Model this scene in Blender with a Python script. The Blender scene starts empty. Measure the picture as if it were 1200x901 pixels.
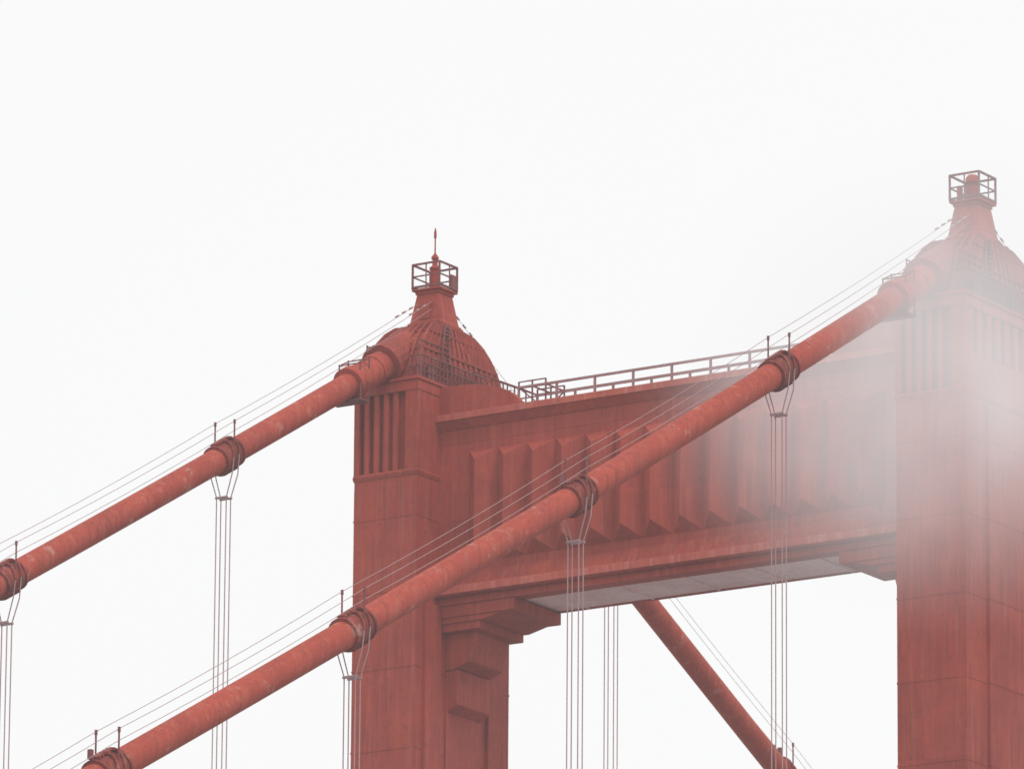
import bpy, bmesh, math, random
from mathutils import Vector, Matrix
random.seed(7)
scene=bpy.context.scene
scene.view_settings.view_transform='Standard'
scene.view_settings.look='None'
scene.view_settings.exposure=0

# ------------------------------------------------------------ materials
def new_mat(name):
    m=bpy.data.materials.new(name); m.use_nodes=True
    nt=m.node_tree; nt.nodes.clear(); return m,nt
def N(nt,t,**k):
    n=nt.nodes.new(t)
    for a,b in k.items():
        if a in n.inputs.keys(): n.inputs[a].default_value=b
        else: setattr(n,a,b)
    return n
def paint(name,base,dark,light,rough=0.7,rust=0.5,grime=0.5,bump=0.25,patch=0.0,plates=0.0):
    m,nt=new_mat(name); L=nt.links.new
    out=N(nt,'ShaderNodeOutputMaterial'); b=N(nt,'ShaderNodeBsdfPrincipled',Roughness=rough)
    b.inputs['Specular IOR Level'].default_value=0.2
    L(b.outputs[0],out.inputs[0])
    tc=N(nt,'ShaderNodeTexCoord')
    n1=N(nt,'ShaderNodeTexNoise'); n1.inputs['Scale'].default_value=0.55; n1.inputs['Detail'].default_value=6; n1.inputs['Roughness'].default_value=0.65
    L(tc.outputs['Object'],n1.inputs['Vector'])
    r1=N(nt,'ShaderNodeValToRGB'); r1.color_ramp.elements[0].position=0.3; r1.color_ramp.elements[1].position=0.72
    r1.color_ramp.elements[0].color=(*dark,1); r1.color_ramp.elements[1].color=(*base,1)
    L(n1.outputs[0],r1.inputs[0])
    mp=N(nt,'ShaderNodeMapping'); mp.inputs['Scale'].default_value=(3.2,3.2,0.16)
    L(tc.outputs['Object'],mp.inputs[0])
    n2=N(nt,'ShaderNodeTexNoise'); n2.inputs['Scale'].default_value=1.0; n2.inputs['Detail'].default_value=5; n2.inputs['Roughness'].default_value=0.7
    L(mp.outputs[0],n2.inputs['Vector'])
    r2=N(nt,'ShaderNodeMapRange'); r2.inputs[1].default_value=0.5; r2.inputs[2].default_value=0.72; r2.inputs[3].default_value=0; r2.inputs[4].default_value=grime
    L(n2.outputs[0],r2.inputs[0])
    mx=N(nt,'ShaderNodeMixRGB'); mx.inputs[2].default_value=(*light,1)
    L(r2.outputs[0],mx.inputs[0]); L(r1.outputs[0],mx.inputs[1])
    mp3=N(nt,'ShaderNodeMapping'); mp3.inputs['Scale'].default_value=(5.5,5.5,0.35); mp3.inputs['Location'].default_value=(11,5,3)
    L(tc.outputs['Object'],mp3.inputs[0])
    n4=N(nt,'ShaderNodeTexNoise'); n4.inputs['Detail'].default_value=4; n4.inputs['Scale'].default_value=1.0; L(mp3.outputs[0],n4.inputs['Vector'])
    r4=N(nt,'ShaderNodeMapRange'); r4.inputs[1].default_value=0.53; r4.inputs[2].default_value=0.70; r4.inputs[3].default_value=0; r4.inputs[4].default_value=rust*0.9
    L(n4.outputs[0],r4.inputs[0])
    n3=N(nt,'ShaderNodeTexNoise'); n3.inputs['Scale'].default_value=3.1; n3.inputs['Detail'].default_value=8; n3.inputs['Roughness'].default_value=0.75
    L(tc.outputs['Object'],n3.inputs['Vector'])
    r3=N(nt,'ShaderNodeMapRange'); r3.inputs[1].default_value=0.54; r3.inputs[2].default_value=0.68; r3.inputs[3].default_value=0; r3.inputs[4].default_value=rust
    L(n3.outputs[0],r3.inputs[0])
    mm=N(nt,'ShaderNodeMath',operation='MAXIMUM'); L(r3.outputs[0],mm.inputs[0]); L(r4.outputs[0],mm.inputs[1])
    mx2=N(nt,'ShaderNodeMixRGB'); mx2.inputs[2].default_value=(dark[0]*0.5,dark[1]*0.75,dark[2]*0.85,1)
    L(mm.outputs[0],mx2.inputs[0]); L(mx.outputs[0],mx2.inputs[1])
    col=mx2.outputs[0]
    if patch:
        n5=N(nt,'ShaderNodeTexNoise'); n5.inputs['Scale'].default_value=1.1; n5.inputs['Detail'].default_value=7; n5.inputs['Roughness'].default_value=0.7; L(tc.outputs['Object'],n5.inputs['Vector'])
        r5=N(nt,'ShaderNodeMapRange'); r5.inputs[1].default_value=0.58; r5.inputs[2].default_value=0.68; r5.inputs[3].default_value=0; r5.inputs[4].default_value=patch
        L(n5.outputs[0],r5.inputs[0])
        mx5=N(nt,'ShaderNodeMixRGB'); mx5.inputs[2].default_value=(0.5,0.30,0.25,1); L(r5.outputs[0],mx5.inputs[0]); L(col,mx5.inputs[1]); col=mx5.outputs[0]
    if plates:
        mp6=N(nt,'ShaderNodeMapping'); mp6.inputs['Scale'].default_value=(1/2.3,1/1.9,1/3.4); mp6.inputs['Location'].default_value=(0.13,0.31,0.087)
        L(tc.outputs['Object'],mp6.inputs[0])
        fl=N(nt,'ShaderNodeVectorMath',operation='FLOOR'); L(mp6.outputs[0],fl.inputs[0])
        wn=N(nt,'ShaderNodeTexWhiteNoise'); L(fl.outputs[0],wn.inputs['Vector'])
        r6=N(nt,'ShaderNodeMapRange'); r6.inputs[3].default_value=1-plates; r6.inputs[4].default_value=1+plates*0.6; L(wn.outputs['Value'],r6.inputs[0])
        mx6=N(nt,'ShaderNodeVectorMath',operation='SCALE'); L(col,mx6.inputs[0]); L(r6.outputs[0],mx6.inputs['Scale']); col=mx6.outputs[0]
    L(col,b.inputs['Base Color'])
    bp=N(nt,'ShaderNodeBump'); bp.inputs['Strength'].default_value=bump; bp.inputs['Distance'].default_value=0.05
    L(n3.outputs[0],bp.inputs['Height']); L(bp.outputs[0],b.inputs['Normal'])
    return m
M_red=paint('weathered_orange_paint',(0.45,0.071,0.044),(0.32,0.049,0.035),(0.50,0.135,0.095),rust=0.45,grime=0.5,plates=0.08)
M_roof=paint('roof_paint',(0.40,0.065,0.042),(0.26,0.044,0.034),(0.46,0.13,0.09),rust=0.65,grime=0.5)
M_trim=paint('pale_trim_paint',(0.52,0.115,0.080),(0.42,0.08,0.055),(0.60,0.26,0.21),rust=0.4,grime=0.7)  # paler, pinker paint for the cornice and lower flange strips
M_cab=paint('cable_wrap_paint',(0.49,0.082,0.050),(0.36,0.058,0.040),(0.50,0.17,0.12),rust=0.5,grime=0.5,bump=0.4,rough=0.85,patch=0.6)
M_band=paint('cable_band_paint',(0.34,0.055,0.040),(0.18,0.040,0.033),(0.42,0.17,0.13),rust=0.75,grime=0.6,rough=0.85,patch=0.6)
M_soffit=paint('reflected_light_soffit_paint',(0.92,0.78,0.75),(0.74,0.50,0.45),(0.8,0.74,0.72),rust=0.45,grime=0.5,patch=0.3)  # pale base has the soft reflected light put into its colour
M_rail=paint('rail_paint',(0.26,0.075,0.07),(0.18,0.06,0.06),(0.36,0.20,0.20),rust=0.3,grime=0.5)
M_walk=paint('walkway_rail_paint',(0.42,0.25,0.26),(0.30,0.13,0.13),(0.45,0.33,0.35),rust=0.3,grime=0.5)
M_wire=paint('wire_rope_paint',(0.44,0.29,0.285),(0.40,0.25,0.245),(0.5,0.40,0.39),rust=0.15,grime=0.4)
M_conc=paint('pier_concrete',(0.35,0.34,0.32),(0.25,0.24,0.23),(0.4,0.39,0.37),rust=0.3,grime=0.4)
M_road=paint('asphalt',(0.055,0.055,0.055),(0.045,0.045,0.045),(0.07,0.07,0.07),rust=0.3,grime=0.3)

# ------------------------------------------------------------ mesh builder
bridge=bpy.data.objects.new('suspension_bridge',None); scene.collection.objects.link(bridge)
class Part:
    def __init__(s,name,mat,bevel=0,smooth=False,parent=bridge):
        s.name=name;s.mat=mat;s.v=[];s.f=[];s.bevel=bevel;s.smooth=smooth;s.parent=parent
    def add(s,vs,fs):
        o=len(s.v); s.v+= [tuple(v) for v in vs]; s.f+=[tuple(i+o for i in f) for f in fs]
    def box(s,x0,x1,y0,y1,z0,z1):
        if x0>x1:x0,x1=x1,x0
        if y0>y1:y0,y1=y1,y0
        s.add([(x0,y0,z0),(x1,y0,z0),(x1,y1,z0),(x0,y1,z0),(x0,y0,z1),(x1,y0,z1),(x1,y1,z1),(x0,y1,z1)],
              [(0,3,2,1),(4,5,6,7),(0,1,5,4),(1,2,6,5),(2,3,7,6),(3,0,4,7)])
    def frustum(s,cx,cy,z0,hx0,hy0,z1,hx1,hy1):
        s.add([(cx-hx0,cy-hy0,z0),(cx+hx0,cy-hy0,z0),(cx+hx0,cy+hy0,z0),(cx-hx0,cy+hy0,z0),
               (cx-hx1,cy-hy1,z1),(cx+hx1,cy-hy1,z1),(cx+hx1,cy+hy1,z1),(cx-hx1,cy+hy1,z1)],
              [(0,3,2,1),(4,5,6,7),(0,1,5,4),(1,2,6,5),(2,3,7,6),(3,0,4,7)])
    def prism(s,poly,axis,a0,a1):
        n=len(poly)
        def mk(p,a): return (a,p[0],p[1]) if axis=='x' else (p[0],a,p[1])
        vs=[mk(p,a0) for p in poly]+[mk(p,a1) for p in poly]
        fs=[tuple(range(n)),tuple(range(2*n-1,n-1,-1))]+[(i,i+n,(i+1)%n+n,(i+1)%n) for i in range(n)]
        s.add(vs,fs)
    def tube(s,pts,r,n=6,cap=True):
        pts=[Vector(p) for p in pts]; rr=r if isinstance(r,(list,tuple)) else [r]*len(pts)
        vs=[];fs=[]
        for i,p in enumerate(pts):
            t=(pts[min(i+1,len(pts)-1)]-pts[max(i-1,0)]).normalized()
            ref=Vector((1,0,0)) if abs(t.x)<0.9 else Vector((0,0,1))
            a=(ref-t*ref.dot(t)).normalized(); b=t.cross(a)
            for k in range(n):
                th=2*math.pi*k/n; vs.append(p+(a*math.cos(th)+b*math.sin(th))*rr[i])
        for i in range(len(pts)-1):
            for k in range(n):
                fs.append((i*n+k,i*n+(k+1)%n,(i+1)*n+(k+1)%n,(i+1)*n+k))
        if cap:
            fs.append(tuple(range(n-1,-1,-1))); fs.append(tuple(range((len(pts)-1)*n,len(pts)*n)))
        s.add(vs,fs)
    def bar(s,p,q,w,h=None):
        h=h or w; p=Vector(p);q=Vector(q); t=(q-p).normalized()
        up=Vector((0,0,1)) if abs(t.z)<0.95 else Vector((0,1,0))
        a=t.cross(up).normalized(); b=a.cross(t)
        c=[a*(w/2)*i+b*(h/2)*j for i,j in((-1,-1),(1,-1),(1,1),(-1,1))]
        s.add([p+x for x in c]+[q+x for x in c],[(0,3,2,1),(4,5,6,7),(0,1,5,4),(1,2,6,5),(2,3,7,6),(3,0,4,7)])
    def done(s):
        me=bpy.data.meshes.new(s.name); me.from_pydata(s.v,[],s.f); me.update()
        bm=bmesh.new(); bm.from_mesh(me); bmesh.ops.recalc_face_normals(bm,faces=bm.faces); bm.to_mesh(me); bm.free()
        if s.smooth:
            for p in me.polygons: p.use_smooth=True
        o=bpy.data.objects.new(s.name,me); scene.collection.objects.link(o); me.materials.append(s.mat)
        if s.smooth:
            e=o.modifiers.new('es','EDGE_SPLIT'); e.split_angle=math.radians(40)
        if s.bevel:
            b=o.modifiers.new('bv','BEVEL'); b.width=s.bevel; b.segments=2; b.limit_method='ANGLE'
        o.parent=s.parent
        return o

TX=0.15
HW=1.64; HD=3.75   # leg half width / half depth at the top
SY=1.95            # strut half depth
CZ0=223.0; CM=0.568; CC=3.49e-4
def cable_z(y):
    if y<=0: return CZ0+CM*y+CC*y*y
    return CZ0+0.35-0.50*y+CC*y*y if y>6 else CZ0+(-0.44*y)
def cable_t(y):
    d=0.01; return Vector((0,-1,-(cable_z(y)-cable_z(y-d))/d)).normalized()

# ------------------------------------------------------------ tower legs
for s,nm in ((-1,'far'),(1,'near')):
    cx=TX+s*13.7
    P=Part('tower_leg_'+nm,M_red,bevel=0.03)
    P.box(cx-HW,cx+HW,-HD,HD,186,215.75)
    P.box(cx-2.3,cx+2.3,-4.8,4.8,146,187)
    P.box(cx-3.0,cx+3.0,-6.0,6.0,104,147)
    P.box(cx-3.7,cx+3.7,-7.0,7.0,13,105)
    P.box(cx+s*HW-s*0.05,cx+s*(HW+0.16),-SY,SY,187,215.5)
    P.box(cx-HW+0.24,cx+HW-0.24,-HD+0.26,HD-0.26,215.7,220.0)
    for sy in(-1,1):
        P.box(cx+HW-0.62,cx+HW+0.03,sy*(HD-0.40),sy*(HD+0.03),216.0,219.55)
        P.box(cx-HW-0.03,cx-HW+0.26,sy*(HD-0.40),sy*(HD+0.03),216.0,219.55)
        for k in range(4):
            xx=cx-HW+0.50+k*0.50
            P.box(xx,xx+0.24,sy*(HD-0.27),sy*(HD+0.0),216.0,219.53)
    P.box(cx-s*(HW-0.25),cx-s*(HW+0.028),-HD+0.41,HD-0.41,216.0,219.52)
    for k in range(9):
        yy=-HD+0.45+k*0.78
        P.box(cx+s*(HW-0.25),cx+s*HW,yy,yy+0.40,216.0,219.53)
    P.box(cx+s*(HW-0.25),cx+s*(HW+0.02),-HD+0.41,HD-0.41,216.0,217.6)
    P.frustum(cx,0,215.70,HW+0.015,HD+0.015,215.86,HW+0.07,HD+0.07)
    P.frustum(cx,0,215.86,HW+0.07,HD+0.07,216.02,HW+0.035,HD+0.035)
    P.box(cx-HW-0.06,cx+HW+0.06,-HD-0.06,HD+0.06,219.52,219.98)
    P.box(cx-HW-0.13,cx+HW+0.13,-HD-0.13,HD+0.13,219.98,220.12)
    P.done()
    S=Part('plate_seams_'+nm,M_red)
    for z in (213.9,210.6,207.2,203.6,200.1,196.5,193):
        S.box(cx-HW-0.018,cx+HW+0.018,-HD-0.018,HD+0.018,z,z+0.08)
        S.box(cx+s*(HW+0.1),cx+s*(HW+0.176),-SY-0.02,SY+0.02,z+0.005,z+0.075)
    for sy in(-1,1):
        for xx in(-HW+0.02,HW-0.14):
            S.box(cx+xx,cx+xx+0.12,sy*HD,sy*(HD+0.012),187,215.3)
        S.box(cx-HW,cx-HW-0.010,sy*(HD-0.02),sy*(HD-0.16),187,215.3)
        S.box(cx+HW,cx+HW+0.010,sy*(HD-0.02),sy*(HD-0.16),187,215.3)
    S.done()
    R=Part('saddle_housing_roof_'+nm,M_roof)
    zb=220.12; h=3.10; z1=zb+0.55
    R.box(cx-1.60,cx+1.60,-3.62,3.62,zb,zb+0.16)
    R.box(cx-1.50,cx+1.50,-3.45,3.45,zb+0.16,z1)
    def prof(t):
        k=0.75*math.sqrt(max(0,1-t*t))+0.25*(1-t); return 0.80+0.62*k, 0.80+2.5*k, z1+(zb+h-z1)*t
    T=[0,0.2,0.4,0.6,0.78,0.92,1.0]
    rings=[prof(t) for t in T]
    for a,b in zip(rings[:-1],rings[1:]):
        R.frustum(cx,0,a[2],a[0],a[1],b[2],b[0],b[1])
    def rib(fx,fy,w,hh=0.22):
        pts=[Vector((cx+fx*a[0],fy*a[1],a[2])) for a in rings]
        for p,q in zip(pts[:-1],pts[1:]): R.bar(p,q,w,hh)
    for k in range(15):
        f=-1+2*k/14
        for sx in(-1,1): rib(sx*1.0,f,0.12)
    for k in range(1,6):
        f=-1+2*k/6
        for sy in(-1,1): rib(f,sy,0.11)
    for i in(0,2,4):
        a=rings[i]; zz=a[2]
        R.box(cx-a[0]-0.10,cx+a[0]+0.10,-a[1]-0.10,a[1]+0.10,zz-0.06,zz+0.06)
    R.box(cx-0.92,cx+0.92,-0.92,0.92,zb+h-0.06,zb+h+0.12)
    X=s*13.7
    for sg in(-1,1):
        R.tube([(X,sg*3.75,cable_z(sg*3.75)-0.05),(X,sg*1.2,cable_z(sg*1.2)-0.05)],0.92,20)
        R.tube([(X,sg*3.95,cable_z(sg*3.95)-0.05),(X,sg*3.7,cable_z(sg*3.7)-0.05)],1.0,20)
        R.box(X-0.8,X+0.8,sg*2.6,sg*3.7,zb+0.1,220.9)
    R.done()
    G=Part('roof_guard_grille_'+nm,M_rail)
    for sx in(-1,1):
        X=cx+sx*1.70
        for zz,w in((221.15,0.07),(220.8,0.05),(220.45,0.05)):
            G.bar((X,-3.6,zz),(X,1.6,zz),w)
        for k in range(18): G.bar((X,-3.6+k*0.3,220.1),(X,-3.6+k*0.3,221.15),0.05)
        for a,b in zip(rings[:-1],rings[1:]):
            for fy in(-0.55,-0.35):
                G.bar((cx+sx*(a[0]+0.18),fy*a[1],a[2]),(cx+sx*(b[0]+0.18),fy*b[1],b[2]),0.05)
            for j in(0,0.5):
                g=[a[q]+(b[q]-a[q])*j for q in range(3)]
                G.bar((cx+sx*(g[0]+0.18),-0.55*g[1],g[2]),(cx+sx*(g[0]+0.18),-0.35*g[1],g[2]),0.05)
        for k in range(5):
            yy=-3.3+k*0.55
            G.bar((cx+sx*1.35,yy,220.9),(cx+sx*1.35,yy,222.0),0.05)
        G.bar((cx+sx*1.35,-3.3,221.95),(cx+sx*1.35,-1.1,221.95),0.05)
        # equipment boxes and conduit on the ledge
        G.box(cx+sx*1.55,cx+sx*1.68,-2.9,-2.45,220.14,220.75)
        G.box(cx+sx*1.55,cx+sx*1.66,0.3,0.9,220.14,220.6)
        G.bar((cx+sx*1.62,1.6,220.2),(cx+sx*1.62,3.5,220.2),0.08)
    for sy in(-1,1):
        for dx in(-1.6,-1.25,1.25,1.6): G.bar((cx+dx,sy*3.7,220.1),(cx+dx,sy*3.7,221.1),0.05)
        for zz in(220.6,221.1):
            G.bar((cx-1.68,sy*3.7,zz),(cx-1.1,sy*3.7,zz),0.05); G.bar((cx+1.1,sy*3.7,zz),(cx+1.68,sy*3.7,zz),0.05)
    G.done()
    Q=Part('lantern_pedestal_'+nm,M_red,bevel=0.02)
    zt=zb+h+0.10
    Q.frustum(cx,0,zt,0.88,0.88,zt+0.12,0.86,0.86)
    Q.frustum(cx,0,zt+0.12,0.80,0.80,zt+0.30,0.76,0.76)
    Q.frustum(cx,0,zt+0.30,0.76,0.76,224.80,0.57,0.57)
    Q.box(cx-0.62,cx+0.62,-0.62,0.62,224.80,224.95)
    Q.box(cx-0.74,cx+0.74,-0.74,0.74,224.95,225.05)
    Q.box(cx-0.25,cx+0.25,-0.80,-0.6,223.6,224.4)
    Q.done()
    K=Part('lantern_railing_'+nm,M_rail)
    a=0.71
    for x,y in((-a,-a),(a,-a),(a,a),(-a,a)):
        K.bar((cx+x,y,225.05),(cx+x,y,226.2),0.075)
    for z,w in((226.17,0.08),(225.62,0.055),(225.13,0.09)):
        for (xa,ya),(xb,yb) in(((-a,-a),(a,-a)),((a,-a),(a,a)),((a,a),(-a,a)),((-a,a),(-a,-a))):
            K.bar((cx+xa,ya,z),(cx+xb,yb,z),w)
    K.bar((cx,-a,225.05),(cx,-a,226.17),0.045); K.bar((cx+a,0.1,225.05),(cx+a,0.1,226.17),0.045)
    if s<0:
        K.box(cx+a-0.05,cx+a+0.06,0.15,0.62,225.1,225.75)
    K.done()
    B=Part('aviation_beacon_'+nm,M_red,smooth=True)
    def lathe(pr,n=16):
        B.tube([(cx,0,z) for r,z in pr],[r for r,z in pr],n)
    if s<0:
        lathe([(0.30,225.05),(0.30,225.2),(0.2,225.22),(0.2,226.0),(0.25,226.02),(0.25,226.12),(0.13,226.2),(0.11,226.5),(0.17,226.52),(0.17,226.6),(0.06,226.75),(0.035,226.8),(0.03,227.45),(0.06,227.5),(0.06,227.75),(0.02,227.95)])
    else:
        lathe([(0.34,225.05),(0.34,225.2),(0.24,225.25),(0.22,225.9),(0.30,225.92),(0.30,226.1),(0.2,226.25),(0.05,226.3)])
        B.box(cx-0.6,cx-0.45,-0.3,-0.05,225.05,225.8)
    B.done()

# ------------------------------------------------------------ portal strut
x0=TX-13.7+HW; x1=TX+13.7-HW; zb=210.35
P=Part('portal_strut',M_red,bevel=0.02)
P.box(x0,x1,-SY,SY,zb+0.35,218.3)
for sy in(-1,1):
    P.prism([(sy*(SY-0.1),217.95),(sy*(SY+0.05),217.95),(sy*(SY+0.34),218.28),(sy*(SY+0.34),218.30),(sy*(SY-0.1),218.30)],'x',x0+0.003,x1-0.003)
    P.prism([(sy*(SY-0.1),zb+0.36),(sy*(SY+0.34),zb+0.36),(sy*(SY+0.34),zb+0.50),(sy*(SY+0.22),zb+0.58),(sy*(SY+0.06),zb+1.15),(sy*(SY-0.1),zb+1.2)],'x',x0+0.003,x1-0.003)
P.box(x0+0.004,x1-0.004,-SY-0.34,SY+0.34,zb+0.10,zb+0.358)
P.box(x0+0.005,x1-0.005,-SY-0.02,-SY+0.75,zb-0.22,zb+0.098)
P.box(x0+0.005,x1-0.005,SY-0.12,SY+0.02,zb-0.20,zb+0.098)
P.box(x0,x1,-SY+0.06,SY-0.06,218.3,218.7)
for sx,xa in((1,x0),(-1,x1)):
    poly=[(xa,218.6),(xa,219.95)]
    for k in range(11):
        a=math.radians(90-9*k)
        poly.append((xa+sx*(0.6+3.6*math.cos(a)),218.6+1.35*math.sin(a)))
    P.prism(poly,'y',-SY-0.08,-SY+0.35); P.prism(poly,'y',SY-0.35,SY+0.08)
P.done()
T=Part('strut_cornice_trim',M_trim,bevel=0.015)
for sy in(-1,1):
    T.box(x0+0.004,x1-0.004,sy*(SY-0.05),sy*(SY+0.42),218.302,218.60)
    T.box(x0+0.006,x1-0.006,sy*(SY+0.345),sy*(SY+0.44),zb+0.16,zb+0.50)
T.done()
S=Part('strut_plate_seams',M_red)
for k in range(10):
    xx=x0+0.9+k*(x1-x0-1.8)/9
    S.box(xx-0.05,xx+0.05,-SY-0.014,SY+0.014,216.95,217.9)
S.box(x0,x1,-SY-0.016,SY+0.016,217.3,217.38)
S.done()
F=Part('pleated_panel',M_red)
n=14; xs=TX-10.5; w=21.0/n; zt=216.75; zl=211.90; dp=0.74
for sy in(-1,1):
    for k in range(n):
        a=xs+k*w; b=a+w; m=(a+b)/2; Y=sy*(SY-0.01); R=sy*(SY+dp)
        vs=[(a,Y,zt+0.15),(b,Y,zt+0.15),(m,R,zt-0.45),(a,Y,zl),(b,Y,zl),(m,R,zl+0.60)]
        F.add(vs,[(0,2,5,3),(2,1,4,5),(0,1,2),(3,5,4)])
F.done()
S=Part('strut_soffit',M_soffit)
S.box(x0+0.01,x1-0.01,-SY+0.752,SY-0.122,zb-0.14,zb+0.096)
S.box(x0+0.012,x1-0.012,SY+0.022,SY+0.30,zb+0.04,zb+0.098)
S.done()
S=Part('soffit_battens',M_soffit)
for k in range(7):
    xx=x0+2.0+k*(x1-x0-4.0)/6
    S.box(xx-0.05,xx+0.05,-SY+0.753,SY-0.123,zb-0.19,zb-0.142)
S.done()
for s,xa in((1,x0),(-1,x1)):
    B=Part('stepped_bracket',M_red,bevel=0.02)
    def bx(l,y,za,zc): B.box(xa,xa+s*l,-y,y,za,zc)
    bx(3.9,1.90,zb-0.75,zb-0.23)
    B.prism([(xa,zb-0.752),(xa+s*3.3,zb-0.752),(xa+s*2.3,zb-1.0),(xa,zb-1.0)],'y',-1.84,1.84)
    bx(2.05,1.76,zb-1.35,zb-0.99)
    B.prism([(xa,zb-1.352),(xa+s*1.55,zb-1.352),(xa+s*1.35,zb-2.1),(xa+s*1.25,zb-2.65),(xa+s*0.45,zb-2.95),(xa,zb-2.95)],'y',-1.35,1.35)
    B.prism([(xa,zb-2.952),(xa+s*0.62,zb-2.952),(xa+s*0.62,zb-4.5),(xa+s*0.12,zb-4.8),(xa,zb-4.8)],'y',-1.30,1.30)
    B.box(xa,xa+s*0.10,-1.36,1.36,zb-40,zb-3.0)
    B.box(xa,xa+s*0.16,-3.1,-1.9,zb-40,zb-0.22)
    B.box(xa,xa+s*0.16,1.9,3.1,zb-40,zb-0.22)
    B.done()
for i,(z,hh,yy,off) in enumerate(((179,9,3.0,2.3),(138,10,4.0,3.0),(95,10,5,3.7))):
    P=Part('lower_portal_strut',M_red,bevel=0.05)
    xa=TX-13.7+off; xb=TX+13.7-off
    P.box(xa,xb,-yy,yy,z-hh/2,z+hh/2); P.box(xa+.01,xb-.01,-yy-.4,yy+.4,z+hh/2-.8,z+hh/2+.1); P.box(xa+.01,xb-.01,-yy-.4,yy+.4,z-hh/2-.1,z-hh/2+.7)
    P.done()
P=Part('tower_pier',M_conc,bevel=0.3); P.box(-25,25,-13,13,-5,13); P.done()

W=Part('strut_walkway_railing',M_walk)
for Y in (0.95,-0.55):
    xa=x0+3.2; xb=x1-3.2
    W.bar((xa,Y,219.85),(xb,Y,219.85),0.10); W.bar((xa,Y,219.35),(xb,Y,219.35),0.06)
    nn=9
    for k in range(nn+1):
        xx=xa+(xb-xa)*k/nn; W.bar((xx,Y,218.65),(xx,Y,219.9),0.09)
W.done()
W=Part('strut_access_stairs',M_rail)
for s,xa in((1,x0),(-1,x1)):
    for Y in(0.95,-0.55):
        W.bar((xa+s*0.8,Y,220.9),(xa+s*3.2,Y,219.85),0.07); W.bar((xa+s*0.8,Y,220.0),(xa+s*3.6,Y,218.8),0.12)
        W.bar((xa+s*0.8,Y,220.4),(xa+s*3.2,Y,219.3),0.05)
        for k in range(5):
            q=xa+s*(0.8+k*0.6); W.bar((q,Y,218.7),(q,Y,220.9-k*0.26),0.05)
    for q in(3.2,3.9,4.6):
        W.bar((xa+s*q,-0.55,219.85),(xa+s*q,0.95,219.85),0.06)
        for Y in(0.95,-0.55): W.bar((xa+s*q,Y,218.7),(xa+s*q,Y,220.1),0.06)
    W.bar((xa+s*3.2,0.95,220.1),(xa+s*4.6,0.95,220.1),0.05); W.bar((xa+s*3.2,-0.55,220.1),(xa+s*4.6,-0.55,220.1),0.05)
    W.bar((xa+s*3.2,0.95,218.7),(xa+s*4.6,0.95,219.85),0.05); W.bar((xa+s*4.6,-.55,218.7),(xa+s*3.2,-.55,219.85),0.05)
W.done()

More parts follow.
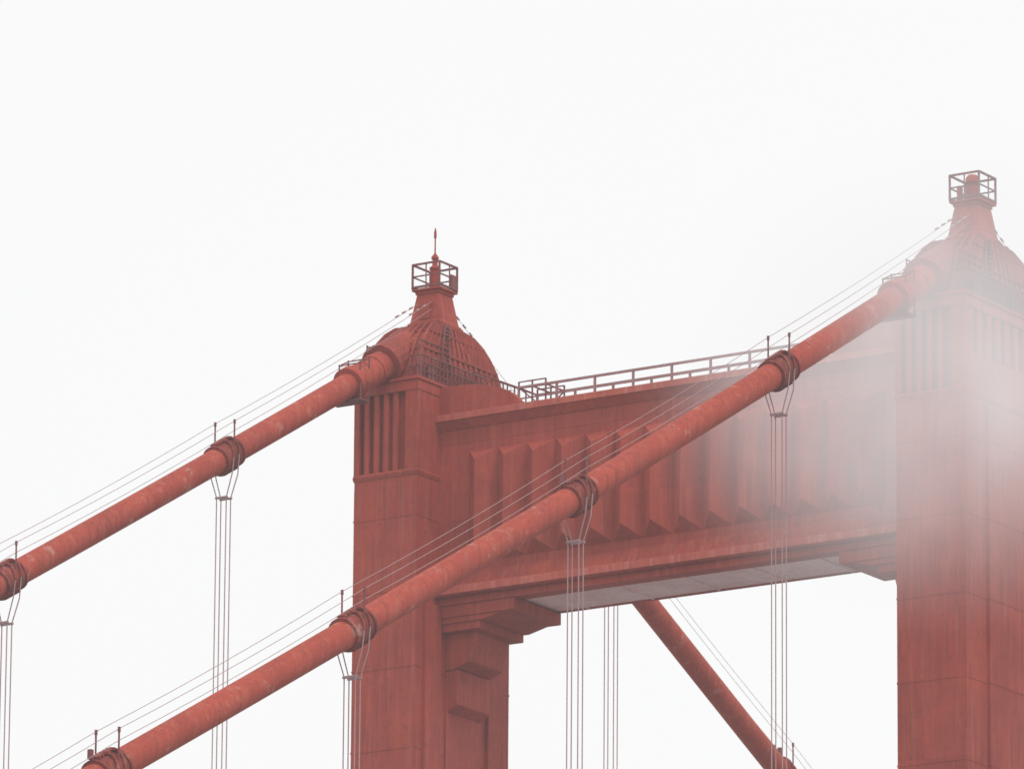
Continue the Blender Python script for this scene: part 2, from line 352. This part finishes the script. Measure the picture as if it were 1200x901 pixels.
# ------------------------------------------------------------ main cables
CR=0.535
Y1=15.75
for s,nm in((-1,'far'),(1,'near')):
    X=s*13.7
    C=Part('main_cable_'+nm,M_cab,smooth=True)
    ys=[-343+ i*3.5 for i in range(99)]; ys=[y for y in ys if y<-1]+[-0.5]
    C.tube([(X,y,cable_z(y)) for y in ys],CR,28)
    ys=[0.5]+[2+i*5 for i in range(1,128)]
    C.tube([(X,y,cable_z(y)) for y in ys],CR,28)
    C.done()
    S=Part('saddle_sleeve_'+nm,M_cab,smooth=True)
    for a,b,r in((-6.3,-2.0,0.66),(-6.5,-6.1,0.76),(-4.7,-4.5,0.70)):
        S.tube([(X,a,cable_z(a)),(X,b,cable_z(b))],r,28)
    for a,b,r in((2.0,6.3,0.66),(6.1,6.5,0.76)):
        S.tube([(X,a,cable_z(a)),(X,b,cable_z(b))],r,28)
    S.done()
    D=Part('sleeve_platform_'+nm,M_rail)
    y=-6.4; z=cable_z(y)
    D.box(X-0.85,X+0.85,y-0.35,y+0.35,z-0.86,z-0.78)
    for sx in(-1,1):
        D.bar((X+sx*0.8,y-0.3,z-0.8),(X+sx*0.8,y-0.3,z-0.1),0.05); D.bar((X+sx*0.8,y+0.3,z-0.8),(X+sx*0.8,y+0.3,z+0.1),0.05)
        D.bar((X+sx*0.55,y,z+0.3),(X+sx*0.55,y,z+0.95),0.05); D.bar((X+sx*0.55,y+0.7,z+0.6),(X+sx*0.55,y+0.7,z+1.3),0.05)
        D.bar((X+sx*0.55,y,z+0.9),(X+sx*0.55,y+0.7,z+1.25),0.05)
    D.bar((X-0.55,y,z+0.9),(X+0.55,y,z+0.9),0.05); D.bar((X-0.55,y+0.7,z+1.25),(X+0.55,y+0.7,z+1.25),0.05)
    D.done()
    Bd=Part('cable_bands_'+nm,M_band,smooth=True)
    H=Part('suspender_ropes_'+nm,M_wire)
    Po=Part('hand_rope_posts_'+nm,M_rail)
    Wr=Part('hand_ropes_'+nm,M_wire)
    ylist=[-(Y1+15.24*i) for i in range(21)]; yback=[15.0+15.24*i for i in range(38)]
    for y in ylist+yback:
        c=Vector((X,y,cable_z(y))); t=cable_t(y)
        if t.z<0 and y>0: t=-t
        up=Vector((1,0,0)).cross(t); up=up if up.z>0 else -up
        Bd.tube([c-t*0.66,c+t*0.66],0.60,24)
        for q in(-0.66,0.66): Bd.tube([c+t*(q-0.06),c+t*(q+0.06)],0.66,24)
        for q in(-0.20,0.20):
            pts=[]; yy=y+q
            for k in range(13):
                a=math.pi*k/12
                pts.append(Vector((X+0.64*math.cos(a),yy,cable_z(yy)+0.68*math.sin(a)/max(0.8,abs(t.y)))))
            Bd.tube(pts,0.06,6)
        for sg in(-1,1):
            Bd.bar(c-t*0.55+up*sg*0.64,c+t*0.55+up*sg*0.64,0.26,0.15)
            for k in range(5):
                p=c+t*(-0.46+0.23*k)+up*sg*0.66
                Bd.tube([p-Vector((0.22,0,0)),p+Vector((0.22,0,0))],0.04,6)
        zc=c.z
        for q in(-0.20,0.20):
            yy=y+q
            for sx in(-1,1):
                j=random.uniform(-0.03,0.03)
                H.tube([(X+sx*0.64,yy,cable_z(yy)),(X+sx*0.57,yy,zc-0.8),(X+sx*0.27,y+q*0.8,zc-1.75),(X+sx*0.25,y+q*0.8,zc-1.9),(X+sx*(0.25)+j,y+q*0.8,68.0)],0.027,6)
        H.box(X-0.31,X+0.31,y-0.20,y-0.12,zc-1.86,zc-1.77); H.box(X-0.31,X+0.31,y+0.12,y+0.20,zc-1.86,zc-1.77)
        for sx in(-1,1):
            a=c+Vector((sx*0.5,0,0.4)); b=c+Vector((sx*0.5,0,1.5))
            Po.bar(a-Vector((0,0,0.3)),b,0.05); Po.bar(b-Vector((0,0,0.12)),b+Vector((0,0,0.06)),0.08)
        p=c+t*0.75+up*0.7
        if (y*7)%3>0.8: Po.bar(p,p+Vector((0,0,0.35)),0.16)
    for sx in(-1,1):
        for dz in(0.0,0.42):
            for lst,sg in((ylist,-1),(yback,1)):
                pts=[(TX+X+sx*0.35,sg*0.75,224.35-dz*0.8)]
                if dz>0 and sx<0: continue
                for b in lst:
                    e=Vector((X+sx*0.5,b,cable_z(b)+1.5-dz))
                    p0=Vector(pts[-1])
                    for k in range(1,7):
                        f=k/6; q=p0.lerp(e,f); q.z-=0.12*4*f*(1-f); pts.append(tuple(q))
                Wr.tube(pts,0.013,4)
        for sg in(-1,1):
            for f in(0.04,0.075,0.11):
                p0=Vector((TX+X+sx*0.35,sg*0.75,224.35)); b=sg*Y1
                e=Vector((X+sx*0.5,b,cable_z(b)+1.5)); c0=p0.lerp(e,f); d=(e-p0).normalized()
                Wr.tube([c0-d*0.12,c0+d*0.12],0.045,6)
    Bd.done();H.done();Po.done();Wr.done()
D=Part('bridge_deck',M_road); D.box(-13.0,13.0,-343,640,66.6,67.4); D.done()
D=Part('deck_stiffening_truss',M_red)
for sx in(-1,1):
    X=sx*13.7
    D.box(X-0.45,X+0.45,-343,640,67.0,68.0); D.box(X-0.45,X+0.45,-343,640,59.4,60.3)
    y=-343.0; k=0
    while y<640:
        D.bar((X,y,60),(X,y,67.2),0.45); D.bar((X,y,60 if k%2 else 67.2),(X,y+7.62,67.2 if k%2 else 60),0.4); y+=7.62; k+=1
D.done()
P=Part('cable_anchorage',M_conc,bevel=0.4); P.box(-22,22,-400,-338,-5,66.5); P.box(-17.5,-9.9,-360,-341,66.5,76); P.box(9.9,17.5,-360,-341,66.5,76); P.done()

# ------------------------------------------------------------ water
m,nt=new_mat('bay_water'); L=nt.links.new
out=N(nt,'ShaderNodeOutputMaterial'); b=N(nt,'ShaderNodeBsdfPrincipled',Roughness=0.25); b.inputs['Base Color'].default_value=(0.10,0.13,0.13,1)
L(b.outputs[0],out.inputs[0]); tc=N(nt,'ShaderNodeTexCoord'); nz=N(nt,'ShaderNodeTexNoise'); nz.inputs['Scale'].default_value=0.15; nz.inputs['Detail'].default_value=6
bp=N(nt,'ShaderNodeBump'); bp.inputs['Strength'].default_value=0.6; bp.inputs['Distance'].default_value=1.0
L(tc.outputs['Object'],nz.inputs[0]); L(nz.outputs[0],bp.inputs['Height']); L(bp.outputs[0],b.inputs['Normal'])
me=bpy.data.meshes.new('water'); R=15000
me.from_pydata([(-R,-R,0),(R,-R,0),(R,R,0),(-R,R,0)],[],[(0,1,2,3)]); o=bpy.data.objects.new('water',me); scene.collection.objects.link(o); me.materials.append(m)

# ------------------------------------------------------------ fog
def fog_box(name,bounds,mat):
    P=Part(name,mat,parent=None); P.box(*bounds); return P.done()
def homog(name,bounds,d,col):
    m,nt=new_mat(name+'_vapour'); L=nt.links.new
    out=N(nt,'ShaderNodeOutputMaterial'); ab=N(nt,'ShaderNodeVolumeAbsorption'); em=N(nt,'ShaderNodeEmission'); ad=N(nt,'ShaderNodeAddShader')
    ab.inputs['Color'].default_value=(0,0,0,1); ab.inputs['Density'].default_value=d
    em.inputs['Color'].default_value=(*col,1); em.inputs['Strength'].default_value=d
    L(ab.outputs[0],ad.inputs[0]); L(em.outputs[0],ad.inputs[1]); L(ad.outputs[0],out.inputs['Volume'])
    fog_box(name,bounds,m)
homog('underlight_fill_fog',(-3000,3000,-3000,3000,1,58),0.010,(0.42,0.42,0.43))  # unseen glowing layer, added to light the bridge undersides from below
homog('sea_haze',(-500,600,-700,900,59,330),0.00018,(0.93,0.93,0.94))
m,nt=new_mat('fog_wisp'); L=nt.links.new
out=N(nt,'ShaderNodeOutputMaterial'); ab=N(nt,'ShaderNodeVolumeAbsorption'); em=N(nt,'ShaderNodeEmission'); ad=N(nt,'ShaderNodeAddShader')
ab.inputs['Color'].default_value=(0,0,0,1); em.inputs['Color'].default_value=(0.89,0.885,0.89,1)
tc=N(nt,'ShaderNodeTexCoord')
mp=N(nt,'ShaderNodeMapping'); rx,ry,rz=15.0,10.0,12.0
mp.inputs['Location'].default_value=(-16.0/rx,6.5/ry,-216.0/rz); mp.inputs['Scale'].default_value=(1/rx,1/ry,1/rz)
L(tc.outputs['Object'],mp.inputs[0])
ln=N(nt,'ShaderNodeVectorMath',operation='LENGTH'); L(mp.outputs[0],ln.inputs[0])
mr=N(nt,'ShaderNodeMapRange',interpolation_type='SMOOTHSTEP'); mr.inputs[1].default_value=0.0; mr.inputs[2].default_value=1.0; mr.inputs[3].default_value=1.0; mr.inputs[4].default_value=0.0
L(ln.outputs['Value'],mr.inputs[0])
nz=N(nt,'ShaderNodeTexNoise'); nz.inputs['Scale'].default_value=0.16; nz.inputs['Detail'].default_value=3
mpn=N(nt,'ShaderNodeMapping'); mpn.inputs['Location'].default_value=(4,9,2); L(tc.outputs['Object'],mpn.inputs[0]); L(mpn.outputs[0],nz.inputs['Vector'])
nr=N(nt,'ShaderNodeMapRange'); nr.inputs[1].default_value=0.35; nr.inputs[2].default_value=0.65; nr.inputs[3].default_value=0.55; nr.inputs[4].default_value=1.2
L(nz.outputs[0],nr.inputs[0])
mu=N(nt,'ShaderNodeMath',operation='MULTIPLY'); L(mr.outputs[0],mu.inputs[0]); L(nr.outputs[0],mu.inputs[1])
mk=N(nt,'ShaderNodeMath',operation='MULTIPLY'); mk.inputs[1].default_value=0.115; L(mu.outputs[0],mk.inputs[0])
L(mk.outputs[0],ab.inputs['Density']); L(mk.outputs[0],em.inputs['Strength'])
L(ab.outputs[0],ad.inputs[0]); L(em.outputs[0],ad.inputs[1]); L(ad.outputs[0],out.inputs['Volume'])
fog_box('fog_bank',(1,31.1,-16.5,3.6,203.9,228.1),m)

# ------------------------------------------------------------ sky and sun
w=bpy.data.worlds.new('World'); scene.world=w; w.use_nodes=True; nt=w.node_tree; nt.nodes.clear(); L=nt.links.new
out=N(nt,'ShaderNodeOutputWorld')
SE=math.radians(55); SR=math.radians(118)
sky=N(nt,'ShaderNodeTexSky',sky_type='NISHITA'); sky.sun_disc=False; sky.sun_elevation=SE; sky.sun_rotation=SR
b1=N(nt,'ShaderNodeBackground',Strength=0.05); L(sky.outputs[0],b1.inputs[0])
b2=N(nt,'ShaderNodeBackground',Strength=1.0)
tc=N(nt,'ShaderNodeTexCoord'); nz=N(nt,'ShaderNodeTexNoise'); nz.inputs['Scale'].default_value=3.0; nz.inputs['Detail'].default_value=3
L(tc.outputs['Generated'],nz.inputs[0])
cr=N(nt,'ShaderNodeValToRGB'); cr.color_ramp.elements[0].position=0.3; cr.color_ramp.elements[1].position=0.7
cr.color_ramp.elements[0].color=(0.97,0.97,0.97,1); cr.color_ramp.elements[1].color=(1.0,1.0,1.0,1)
L(nz.outputs[0],cr.inputs[0]); L(cr.outputs[0],b2.inputs[0])
mx=N(nt,'ShaderNodeMixShader'); mx.inputs[0].default_value=0.97; L(b1.outputs[0],mx.inputs[1]); L(b2.outputs[0],mx.inputs[2]); L(mx.outputs[0],out.inputs[0])
sd=bpy.data.lights.new('sun','SUN'); sd.energy=1.1; sd.angle=math.radians(20); sd.color=(1,0.97,0.93)
so=bpy.data.objects.new('sun',sd); scene.collection.objects.link(so)
dv=Vector((math.sin(SR)*math.cos(SE),math.cos(SR)*math.cos(SE),math.sin(SE)))
so.rotation_euler=dv.to_track_quat('Z','Y').to_euler()

# ------------------------------------------------------------ camera
cd=bpy.data.cameras.new('camera'); co=bpy.data.objects.new('camera',cd); scene.collection.objects.link(co)
yaw,pitch,roll,F=-0.57633,0.25445,0.00771,9.26637
f=Vector((math.sin(yaw)*math.cos(pitch),math.cos(yaw)*math.cos(pitch),math.sin(pitch)))
r=Vector((math.cos(yaw),-math.sin(yaw),0)); u=r.cross(f)
r2=r*math.cos(roll)+u*math.sin(roll); u2=-r*math.sin(roll)+u*math.cos(roll)
Mx=Matrix((r2,u2,-f)).transposed().to_4x4(); Mx.translation=Vector((173.63653,-281.66715,132.8512)); co.matrix_world=Mx
cd.sensor_width=36; cd.lens=F*1000/1200*36; cd.clip_start=1; cd.clip_end=40000
cd.dof.use_dof=True; cd.dof.focus_distance=235; cd.dof.aperture_fstop=4.0
scene.camera=co
